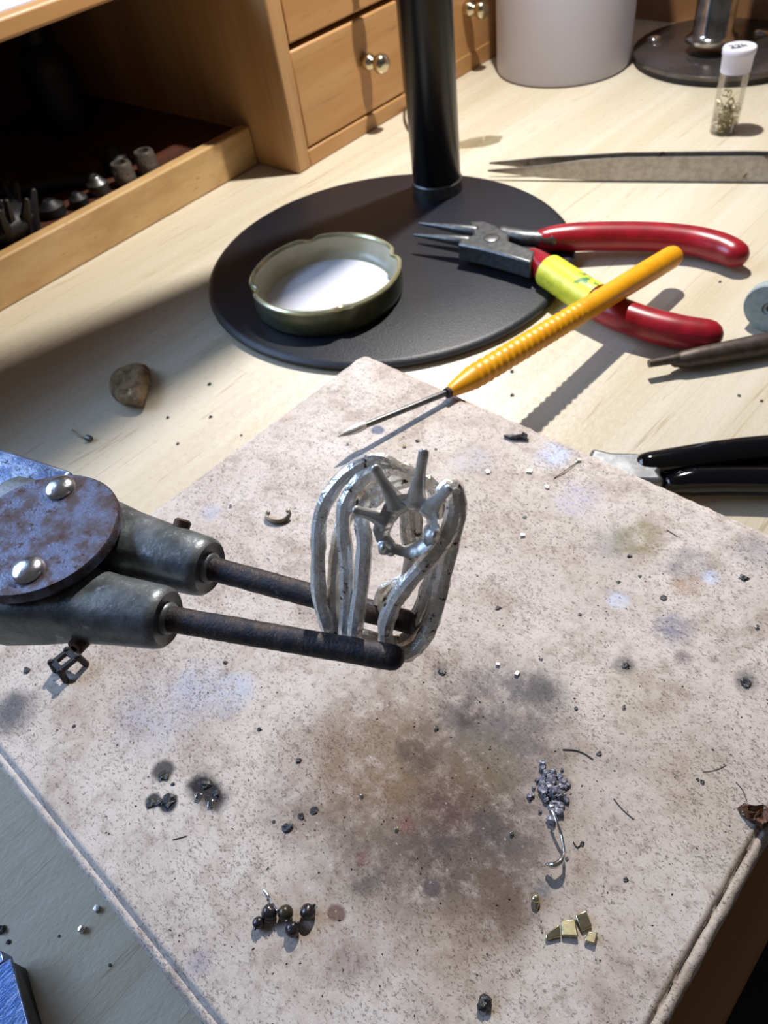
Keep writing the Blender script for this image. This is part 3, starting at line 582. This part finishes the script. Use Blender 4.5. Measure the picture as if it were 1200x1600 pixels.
wire([(275, 1150, -.6), (248, 1060, 0), (222, 960, .3), (212, 800, .5), (214, 650, .6), (222, 500, .7), (262, 380, .7), (345, 262, .6), (450, 180, .2), (545, 150, -.4), (625, 165, -1.2), (690, 205, -2), (735, 245, -3)], .96)
wire([(372, 1160, -.8), (378, 1050, 0), (384, 900, .3), (378, 720, .6), (362, 580, 1), (362, 460, 1.2), (392, 360, 1.2), (450, 275, .9), (520, 225, .4), (600, 200, -.6), (680, 200, -1.8), (760, 235, -3)], .95)
wire([(425, 1190, -.4), (438, 1080, .4), (462, 900, .9), (478, 740, 1.2), (483, 620, 1.3), (470, 520, 1.0), (462, 440, .4), (490, 360, -.4), (560, 300, -1.0), (640, 245, -1.8), (730, 215, -2.8)], 1.0)
wire([(340, 1170, -1.8), (318, 1080, -1.4), (308, 950, -1.2), (312, 800, -1.2), (325, 690, -1.4), (345, 560, -2), (400, 430, -2.6), (470, 340, -3.2)], .98)
wire([(505, 440, -.6), (530, 395, -1.2), (590, 330, -1.8), (660, 280, -2.4), (740, 258, -3.2), (830, 265, -4), (890, 310, -4.6), (915, 370, -5), (915, 450, -5.2)], .95)
wire([(725, 440, -3.6), (730, 520, -3.8), (745, 640, -3.9), (755, 760, -3.8), (735, 830, -3.4), (680, 890, -2.8), (630, 940, -2.4), (600, 1010, -2.2)], .85)
wire([(785, 440, -4.4), (790, 560, -4.6), (785, 700, -4.5), (765, 790, -4.2), (715, 840, -3.9), (650, 880, -3.6), (600, 910, -3.4), (568, 985, -3.2)], .8)
wire([(1000, 340, .6), (1012, 430, .8), (985, 545, 1.0), (925, 655, 1.1), (840, 755, 1.1), (745, 860, 1.0), (672, 960, .8), (625, 1060, .4), (608, 1150, -.2), (625, 1235, -1.2), (690, 1280, -2.2), (770, 1262, -2.8), (838, 1180, -3), (892, 1060, -2.9), (925, 930, -2.8), (955, 800, -2.4), (985, 670, -1.8), (1018, 540, -1.0), (1035, 420, -.4), (1018, 325, 0), (972, 300, .3), (950, 345, .6)], 1.02)
wire([(870, 560, -2.0), (900, 700, -2.6), (880, 820, -3.2), (850, 900, -3.6), (815, 1000, -3.8), (775, 1080, -4), (730, 1120, -4.2)], .85)
wire([(960, 600, -2.4), (940, 740, -3.4), (905, 860, -4), (870, 960, -4.4), (830, 1060, -4.6), (790, 1130, -4.6), (700, 1200, -4.4), (560, 1190, -3.6), (420, 1150, -2.4)], .8)
wire([(455, 430, -1.2), (490, 350, -1.6), (560, 275, -2), (640, 220, -2.4), (720, 215, -3)], .8, fl=(1, .7))
# the six-prong head
hc = rp_(641, 824, 3.0)
tips = [(662, 708, 7.2), (587, 733, 7.6), (557, 798, 7.6), (598, 855, 7.4), (678, 836, 6.4), (700, 764, 7.2)]
ang = lambda u, v: math.atan2(-(v-824), u-641) % (2*math.pi)
valley = [(685, 828, 4.0), (683, 806, 4.3), (674, 787, 4.4), (663, 779, 4.6), (646, 771, 4.8), (628, 772, 4.8), (611, 777, 4.9), (600, 788, 4.9), (594, 801, 4.9), (587, 813, 4.9), (582, 828, 4.8), (588, 846, 4.7), (600, 858, 4.6), (618, 867, 4.2), (640, 873, 4.0), (661, 866, 3.8), (677, 850, 3.8)]
inner = [(609, 843), (618, 850), (633, 853), (650, 847), (660, 838), (668, 822), (666, 808), (656, 800), (640, 797), (626, 804), (615, 818), (609, 832)]
def interp_closed(pts, n):                       # resample closed outline by angle
    q = sorted([(ang(p[0], p[1]), p) for p in pts]); A = [a for a, _ in q]; out = []
    for k in range(n):
        t = 2*math.pi*k/n; i = 0
        for j in range(len(A)):
            if A[j] <= t: i = j
        if t < A[0]: i = len(A)-1
        a, b_ = A[i], A[(i+1) % len(A)]; f = ((t-a) % (2*math.pi))/(((b_-a) % (2*math.pi)) or 1e-6)
        out.append(tuple(q[i][1][c]*(1-f)+q[(i+1) % len(A)][1][c]*f for c in range(len(q[i][1]))))
    return out
NH = 96
inn = interp_closed(inner, NH)
out_valley = interp_closed(valley, NH)
hd = MB(); top, bot = [], []
TH = 1.05
rA = [rp_(u, v, 2.6) for u, v in inn]; rB = [rp_(u, v, d) for u, v, d in out_valley]
def mid(a, b_, t, lift): return nearer(a+(b_-a)*t, lift)
fw = unit(CAM-hc)
rings_h = [[p-fw*TH*.9 for p in rB], [p for p in rB], [mid(a, b_, .5, .25) for a, b_ in zip(rA, rB)], [p for p in rA], [p-fw*TH*1.5 for p in rA], [mid(a, b_, .5, -TH*1.4) for a, b_ in zip(rA, rB)]]
hd.loft(rings_h, closed=True)
head = obj('setting', hd, m_silver_matte, ring, label='matte flared prong setting', angle=60)
for (u, v, d) in tips:
    T = rp_(u, v, d); a = ang(u, v); k = int(round(a/(2*math.pi)*NH)) % NH
    B0 = rA[k]*.35+rB[k]*.65-fw*.45; B1 = rB[k]-fw*.45
    P_ = smooth([B0, B1+(T-B1)*.15, B1+(T-B1)*.55, T], 5); m = len(P_)
    w0 = 1.6
    obj('prong', MB().tube(P_, [w0+(.62-w0)*min(1, (i/(m-1))*1.5)**.6 for i in range(m)], 14, up=tuple(fw), ell=(1, .62), jit=.02), m_silver_matte, head)
# ------------------------------------------------------------------ small things on the board
def wirething(name, pts, r, mt, lab, cat, n=6, **kw): return obj(name, MB().tube(smooth(pts, n), r, 8, **kw), mt, label=lab, cat=cat)
wirething('curled_wire', [at(419, 801, 26.2), at(417, 808, 25.9), at(424, 814, 25.7), at(436, 815, 25.7), at(447, 811, 25.8), at(452, 804, 26.3), at(450, 798, 26.8)], .55, m_bronze, 'short curled grey wire end lying left of the ring', 'wire')
fk = MB(); fk.tube([at(789, 681, 25.5), at(798, 683, 25.6), at(808, 683, 25.8), at(816, 681, 26)], [.35, .6, .7, .6], 8, jit=.3); fk.lump(at(819, 681, 25.9), .95, (1, 1, .8), .35, 4); fk.tube([at(816, 683, 25.8), at(825, 687, 25.5)], [.6, .3], 7)
obj('black_flake', fk, m_char, label='black crumpled flake near the back edge of the board', cat='flake', sm=False)
fz = BT+.15
wirething('fine_wire', [at(866, 747, fz), at(885, 734, fz+.3), at(905, 720, fz)], .12, m_bronze, 'very fine straight wire lying right of the ring', 'wire')
B = [(404, 1442, 9.4, m_ball, 'smallest dark bead, leftmost of the bead cluster'), (421, 1426, 12.6, m_ball, 'black bead between the smallest bead and olive bead'), (446, 1427, 12.2, m_ball_olive, 'olive black bead at the top middle of the cluster'), (457, 1452, 11.6, m_ball, 'shiny grey bead lowest in the bead cluster'), (481, 1425, 12.2, m_ball, 'brownish grey faceted bead, rightmost of the bead cluster')]
for i, (u, v, r, mt, lab) in enumerate(B):
    p = at(u, v, BT+r/10.); rm = r/pxmm(p); p[2] = BT+rm*.96
    bb = thing('metal_bead', (p[0], p[1], BT), lab, 'bead', 'metal beads on the soldering board')
    obj('ball', MB().lump(p, rm, (1, 1, 1), .045, i+3, 17), mt, bb)
    g = random.Random(i); a = g.uniform(0, 6); obj('sprue', MB().tube([p+rm*.8*np.array([math.cos(a), math.sin(a), .2]), p+rm*1.12*np.array([math.cos(a), math.sin(a), .25])], [rm*.32, rm*.18], 8), mt, bb)
wirething('silver_thread', [at(413, 1390, fz), at(421, 1401, fz+.4), at(427, 1413, fz+1.6), at(433, 1422, fz+2.2)], .16, m_silver_bright, 'thin silver thread touching the top of the bead cluster', 'wire')
def z4(l): return [(750+.28125*x, 1150+.28125*y) for x, y in l]
SQ = [([(362, 1100), (440, 1042), (452, 1108), (366, 1130)], 'pale gold wedge, leftmost of the four gold chips'), ([(450, 1018), (528, 1008), (548, 1114), (456, 1106)], 'bright pale gold square, second of the four gold chips'), ([(528, 992), (590, 966), (626, 1052), (568, 1082)], 'tilted olive gold square, topmost of four gold chips'), ([(600, 1078), (656, 1086), (640, 1156), (580, 1136)], 'smallest gold chip at the lower right of four')]
for i, (q, lab) in enumerate(SQ):
    pl_ = [at(u, v, BT+1.1)[:2] for u, v in z4(q)]; mb = MB(); cc = np.mean(pl_, 0)
    tl = np.array([.10, -.07]) if i % 2 else np.array([-.08, .1])
    zt_ = [BT+.8+float((p-cc)@tl) for p in pl_]
    mb.loft([[(*p, z-.62) for p, z in zip(pl_, zt_)], [(*p, z) for p, z in zip(pl_, zt_)]])
    obj('gold_chip', mb, m_gold, label=lab, cat='metal chip', group='gold chips on the soldering board', bev=.2, seg=3)
gb = MB(); p = at(837, 1404, BT+.8); gb.lump(p, .75, (1, 1, 1), .05, 2, 13); gb.tube([p-Z*.2, at(838, 1412, BT+.35), at(838, 1420, BT+.2)], [.55, .5, .25], 9)
obj('gold_drop', gb, m_gold, label='tiny gold drop above the four gold chips', cat='metal drop')
fx = MB(); g = random.Random(21)
for k in range(75):
    u = 862+g.gauss(0, 14); v = 1231+g.gauss(0, 15)+(u-862)*.35; h = max(0, 1.5-math.hypot(u-864, v-1232)/16)
    fx.lump(at(u, v, BT+.3+h*g.random()), g.uniform(.3, .75), (1, 1, .8), .4, k, 6)
obj('flux_crystals', fx, m_flux, label='heap of blue grey flux grains above the hooked wire', cat='flux grains', kind='stuff', sm=False)
for u, v, lab in ((873, 1268, 'dark flux lump right of the top of the hooked wire'), (861, 1281, 'dark flux lump left of the top of the hooked wire')):
    obj('flux_lump', MB().lump(at(u, v, BT+.5), .85, (1.1, .9, .8), .3, u, 9), m_flux, label=lab, cat='flux lump', group='dark flux lumps by the hooked wire')
wr = lambda x, y, z: at(820+.11876*x, 1190+.11876*y, z)
hk = smooth([wr(355, 645, 27.6), wr(400, 735, 27.8), (wr(440, 840, 27.6)), wr(478, 950, 27.2), wr(502, 1060, 27), wr(518, 1170, 27), wr(505, 1260, 27.2), wr(455, 1325, 27.3), wr(385, 1360, 27.2), wr(305, 1355, 26.6)], 6)
m_ = len(hk); obj('hooked_wire', MB().tube(hk, [0.26+.28*max(0, min(1, (i-34)/6))*(1 if i < m_-3 else .6) for i in range(m_)], 10), m_silver_bright, label='bright silver hooked wire lying below the flux heap', cat='wire')
bc = MB(); bq = [(1153, 1263), (1162, 1258), (1176, 1261), (1192, 1259), (1203, 1268), (1206, 1290), (1190, 1294), (1178, 1288), (1166, 1282), (1158, 1272)]
cb = at(1180, 1276, BT)
rg = []
for s_, z in ((1.0, BT-.3), (1.0, BT+.5), (.8, BT+1.3), (.45, BT+.6), (.15, BT+.9)):
    rg.append([(*(cb[:2]+(at(u, v, BT)[:2]-cb[:2])*s_*(1+.12*math.sin(i*2.3+z))), z+.35*math.sin(i*1.9+s_*5)) for i, (u, v) in enumerate(bq)])
bc.loft(rg); obj('glaze_chip', bc, m_brownglaze, label='brown glassy chip near the right edge of the board', cat='chip', sm=False)
ng = MB().lump(at(757, 1568, BT+.7), 1.2, (1, 1, .6), .35, 9, 8); obj('slag_nugget', ng, m_char, label='black angular nugget at the bottom of the board', cat='nugget', sm=False)
SL = [(466, 1188, .8), (492, 1265, .9), (471, 1275, .8), (450, 1292, 1.1), (428, 1284, .4), (256, 1212, 1.3), (236, 1254, 1.2), (249, 1253, 1.0), (263, 1251, 1.6), (322, 1226, 1.2), (338, 1240, 1.0), (690, 1050, .9), (978, 1040, .9), (936, 1178, .6), (652, 689, .8), (681, 702, .5), (984, 869, .7), (966, 909, .5), (820, 808, .6), (1163, 903, 1.0), (1037, 934, .9), (876, 1300, .4), (885, 1342, .4), (910, 1318, .5), (1165, 1067, 1.2), (778, 950, .7), (906, 960, .5), (1000, 900, .5), (405, 1140, .6), (352, 1035, .6), (115, 1135, .5), (42, 1047, 1.0), (270, 1225, .5), (845, 1030, .5), (900, 1107, .5), (1090, 1218, .4), (1097, 1222, .5), (978, 1375, .5)]
LM = [((440, 1435), 'the bead cluster'), ((862, 1240), 'the flux heap'), ((895, 1450), 'the gold chips'), ((870, 1335), 'the hooked wire'), ((1180, 1277), 'the brown glassy chip'), ((757, 1568), 'the black nugget'), ((620, 930), 'the silver ring'), ((435, 808), 'the curled wire'), ((95, 1045), 'the black bracket'), ((808, 683), 'the black flake'), ((885, 735), 'the fine straight wire'), ((990, 845), 'the olive stain'), ((328, 1235), 'the black burnt spot'), ((690, 610), 'the pick ferrule')]
LMB = [((203, 604), 'the brown mineral chunk'), ((420, 540), 'the round lamp base'), ((128, 680), 'the tiny pin'), ((20, 1540), 'the steel block'), ((740, 560), 'the yellow pick'), ((1100, 555), 'the brown rod'), ((1060, 510), 'the lower red handle')]
def place_labels(items, head, marks, used):
    """one label per small thing: nearest landmark, direction as seen, rank by distance"""
    seen = {}; out = [None]*len(items); rows = []
    for i, it in enumerate(items):
        u, v = it[0], it[1]; (mu, mv), nm = min(marks, key=lambda m: math.hypot(u-m[0][0], v-m[0][1])); d = math.hypot(u-mu, v-mv); a = math.degrees(math.atan2(mv-v, u-mu)) % 360
        dr = ['right of', 'above and right of', 'above', 'above and left of', 'left of', 'below and left of', 'below', 'below and right of'][int((a+22.5)//45) % 8]
        rows.append((d, i, dr, nm))
    for d, i, dr, nm in sorted(rows):
        k = seen[(dr, nm)] = seen.get((dr, nm), 0)+1
        out[i] = head+' '+('' if k == 1 else ('second ', 'third ', 'fourth ', 'fifth ')[k-2])+('nearest ' if k == 1 else 'nearest ')+dr+' '+nm
    return out
SLL = place_labels(SL, 'black slag grain', LM, set())
for i, (u, v, r) in enumerate(SL):
    obj('slag_grain', MB().lump(at(u, v, BT+r*.12), r*.78, (1, 1, .38), .4, i+40, 7), m_char, label=SLL[i], cat='slag grain', group='slag grains on the soldering board', sm=False)
CH = [(762, 737, .7, m_silver_bright), (827, 736, .9, m_gold), (855, 761, .6, m_silver_bright), (905, 719, .65, m_silver_bright), (817, 836, .7, m_silver_bright), (310, 1245, .8, m_silver_bright), (329, 1256, .8, m_silver_bright), (543, 693, .45, m_silver_bright), (360, 790, .45, m_silver_bright), (1158, 900, .6, m_silver_bright), (808, 1052, .7, m_silver_bright), (682, 1137, .5, m_silver_bright), (975, 1104, .4, m_silver_bright), (632, 697, .6, m_gold), (620, 1295, .4, m_gold), (566, 1242, .35, m_silver_bright), (1183, 979, .5, m_silver_bright), (800, 1302, .4, m_silver_bright), (778, 1038, .5, m_silver_bright)]
CHL = place_labels([c for c in CH if c[3] is m_gold], 'tiny yellow solder chip', LM, set()), place_labels([c for c in CH if c[3] is not m_gold], 'tiny silver solder chip', LM, set())
CHC = [0, 0]
for i, (u, v, r, mt) in enumerate(CH):
    g = random.Random(i); a = g.uniform(0, 3); d = np.array([math.cos(a), math.sin(a), g.uniform(-.12, .12)]); e = np.array([-d[1], d[0], g.uniform(-.12, .12)])
    gold = mt is m_gold; ci = 0 if gold else 1; clab = CHL[ci][CHC[ci]]; CHC[ci] += 1
    obj('solder_chip', MB().box(at(u, v, BT+.3), d, e, Z, (-r*.8, r*.8), (-r*.6, r*.6), (-.2, .25)), mt, label=clab, cat='solder chip', group='yellow solder chips on the board' if gold else 'silver solder chips on the board', bev=.08)
H_ = [([(880, 1171), (897, 1172), (912, 1177), (926, 1186)], .22, 'dark bent fibre right of the flux heap'), ([(959, 1248), (972, 1264), (990, 1280)], .16, 'dark straight fibre right of flux heap, slanting downward'), ([(1098, 1206), (1118, 1203), (1135, 1195)], .09, 'thin pale fibre above the brown chip'), ([(1150, 1222), (1160, 1234), (1167, 1252)], .1, 'thin fibre just above the brown glassy chip'), ([(896, 1316), (902, 1324), (909, 1318)], .2, 'tiny dark V shaped fibre right of the hooked wire'), ([(270, 1312), (281, 1309), (291, 1306)], .14, 'short dark fibre below the black burnt spot'), ([(1042, 828), (1050, 833), (1058, 838)], .16, 'short dark fibre beside the olive stain')]
for l, r, lab in H_: wirething('fibre', [at(u, v, BT+.12) for u, v in l], r*.55, m_hair, lab, 'fibre', 4)
gr = MB(); g = random.Random(5)
for k in range(520):
    x, y = g.uniform(-73, 73), g.uniform(-69, 69); c = np.array([BC[0]+x, BC[1]+y, BT+.04]); a = g.uniform(0, 6.3); l = g.uniform(.12, .34); w = g.uniform(.08, .18)
    d = np.array([math.cos(a), math.sin(a), 0]); e = np.array([-d[1], d[0], 0]); gr.add([c-d*l, c+e*w, c+d*l, c-e*w, c+Z*w*1.2], [[0, 1, 4], [1, 2, 4], [2, 3, 4], [3, 0, 4], [0, 3, 2, 1]])
obj('soot_grit', gr, m_char, label='fine dark grit scattered all over the soldering board', cat='grit', kind='stuff', sm=False)
# black bracket under the clamp
bk = thing('bracket', tuple(at(95, 1050, BT)), 'small black slotted bracket standing on the board under the clamp', 'bracket')
A_, B_, C_, D_ = (76, 1034), (92, 1050), (124, 1024), (104, 1012); zt_ = BT+4.0
tops = [at(u, v, zt_) for u, v in (A_, B_, C_, D_)]
ring_o = tops; cc = np.mean(tops, 0); ring_i = [cc+(q-cc)*.48 for q in tops]
obj('frame', MB().loft([[q-Z*1.2 for q in ring_o], ring_o, ring_i, [q-Z*1.2 for q in ring_i]], closed=True), m_dark, bk, bev=.2)
for q, z0 in ((tops[0], BT), (tops[1], BT), (tops[2], BT), (tops[3], BT)):
    obj('leg', MB().tube([q-Z*.3+(cc-q)*.12, np.array([q[0], q[1], BT+.6])], .75, 10), m_dark, bk)
# ------------------------------------------------------------------ things on the bench itself
sp = at(203, 606, 0)
stn = MB(); g = random.Random(2); rg = []
oq = [(170, 596), (182, 582), (196, 577), (212, 570), (232, 570), (236, 584), (232, 606), (228, 628), (222, 637), (206, 632), (190, 632), (174, 622)]
for s_, z in ((.94, 0), (1.04, 1.2), (1.0, 3.6), (.86, 6.2), (.6, 7.0), (.3, 6.2), (.1, 6.8)):
    rg.append([(*(sp[:2]+(at(u, v, min(z, 4))[:2]-sp[:2])*s_*(1+.05*math.sin(i*2.1+z*2))), z+(1.1*math.sin(i*2.7+s_*9)*min(1, s_*2) if z > .5 else 0)) for i, (u, v) in enumerate(oq)])
stn.loft(rg); obj('mineral_chunk', stn, m_stone, label='crusty brown mineral chunk lying on bare bench left of lamp base', cat='rock', sub=1, angle=25)
ts = thing('tiny_screw', tuple(at(130, 681, 0)), 'thin bent pin with a small head on the bench above the clamp', 'pin')
obj('shaft', MB().tube(smooth([at(113, 672, .6), at(124, 680, .5), at(134, 684, .5)], 4), .3, 8), m_bronze, ts)
obj('head', MB().lathe([(1.1, -1), (1.2, 0), (1.0, 1.0)], at(139, 685, 1.0), unit(at(139, 685, 1)-at(124, 680, 1)), 12), m_toolsteel, ts)
obj('metal_chip', MB().lathe([(.75, 0), (.8, .1), (.75, 1.1), (.6, 1.2), (0, 1.2)], at(130, 1453, 0), (0, 0, 1), 6), m_silver_bright, label='tiny bright white metal chip on the bench left of the board', cat='metal chip')
obj('metal_chip', MB().lathe([(.7, 0), (.7, .9), (0, 1.0)], at(153, 1421, 0), (0, 0, 1), 5), m_steel, label='dull grey metal chip on the bench touching the board edge', cat='metal chip')
CRB = ((13, 1472, .45), (2, 1452, 1.0), (92, 1463, .25), (172, 1508, .3), (327, 600, .7), (262, 652, .6), (329, 651, .6), (278, 693, .5), (377, 680, .4), (372, 703, .5), (800, 580, .7), (800, 617, .6), (1155, 618, .5), (1190, 626, .5), (1125, 440, .5))
CRL = place_labels(CRB, 'tiny dark crumb on the bench', LMB, set())
for i, (u, v, r) in enumerate(CRB):
    obj('crumb', MB().lump(at(u, v, r*.4), r, (1, 1, .6), .35, i+90, 7), m_char, label=CRL[i], cat='crumb', group='crumbs on the bench top', sm=False)
# steel bench block at the lower left
sb = thing('steel_block', tuple(at(20, 1570, 0)), 'blue tinted steel block at the lower left of the bench', 'steel block')
hB_ = 7.5
e0, e1 = at(14, 1497, hB_), at(42, 1602, hB_); ed = unit(e1-e0); en = np.array([ed[1], -ed[0], 0])
if en @ (at(-30, 1560, hB_)-e0) < 0: en = -en
obj('block', MB().box(e0*[1, 1, 0], ed, en, Z, (0, 60), (0, 40), (0, hB_-.35)), m_blockside, sb, bev=.5)
obj('face_plate', MB().box(e0*[1, 1, 0], ed, en, Z, (0, 60), (-.25, 40), (hB_-1.0, hB_)), m_block, sb, bev=.25, label='blue scuffed top face with bright edge')
e2 = at(5, 1500, hB_)
obj('face_step', MB().box(e2*[1, 1, 0], ed, en, Z, (-2.2, .3), (0, 30), (2.5, hB_-.2)), m_block, sb, bev=.3)
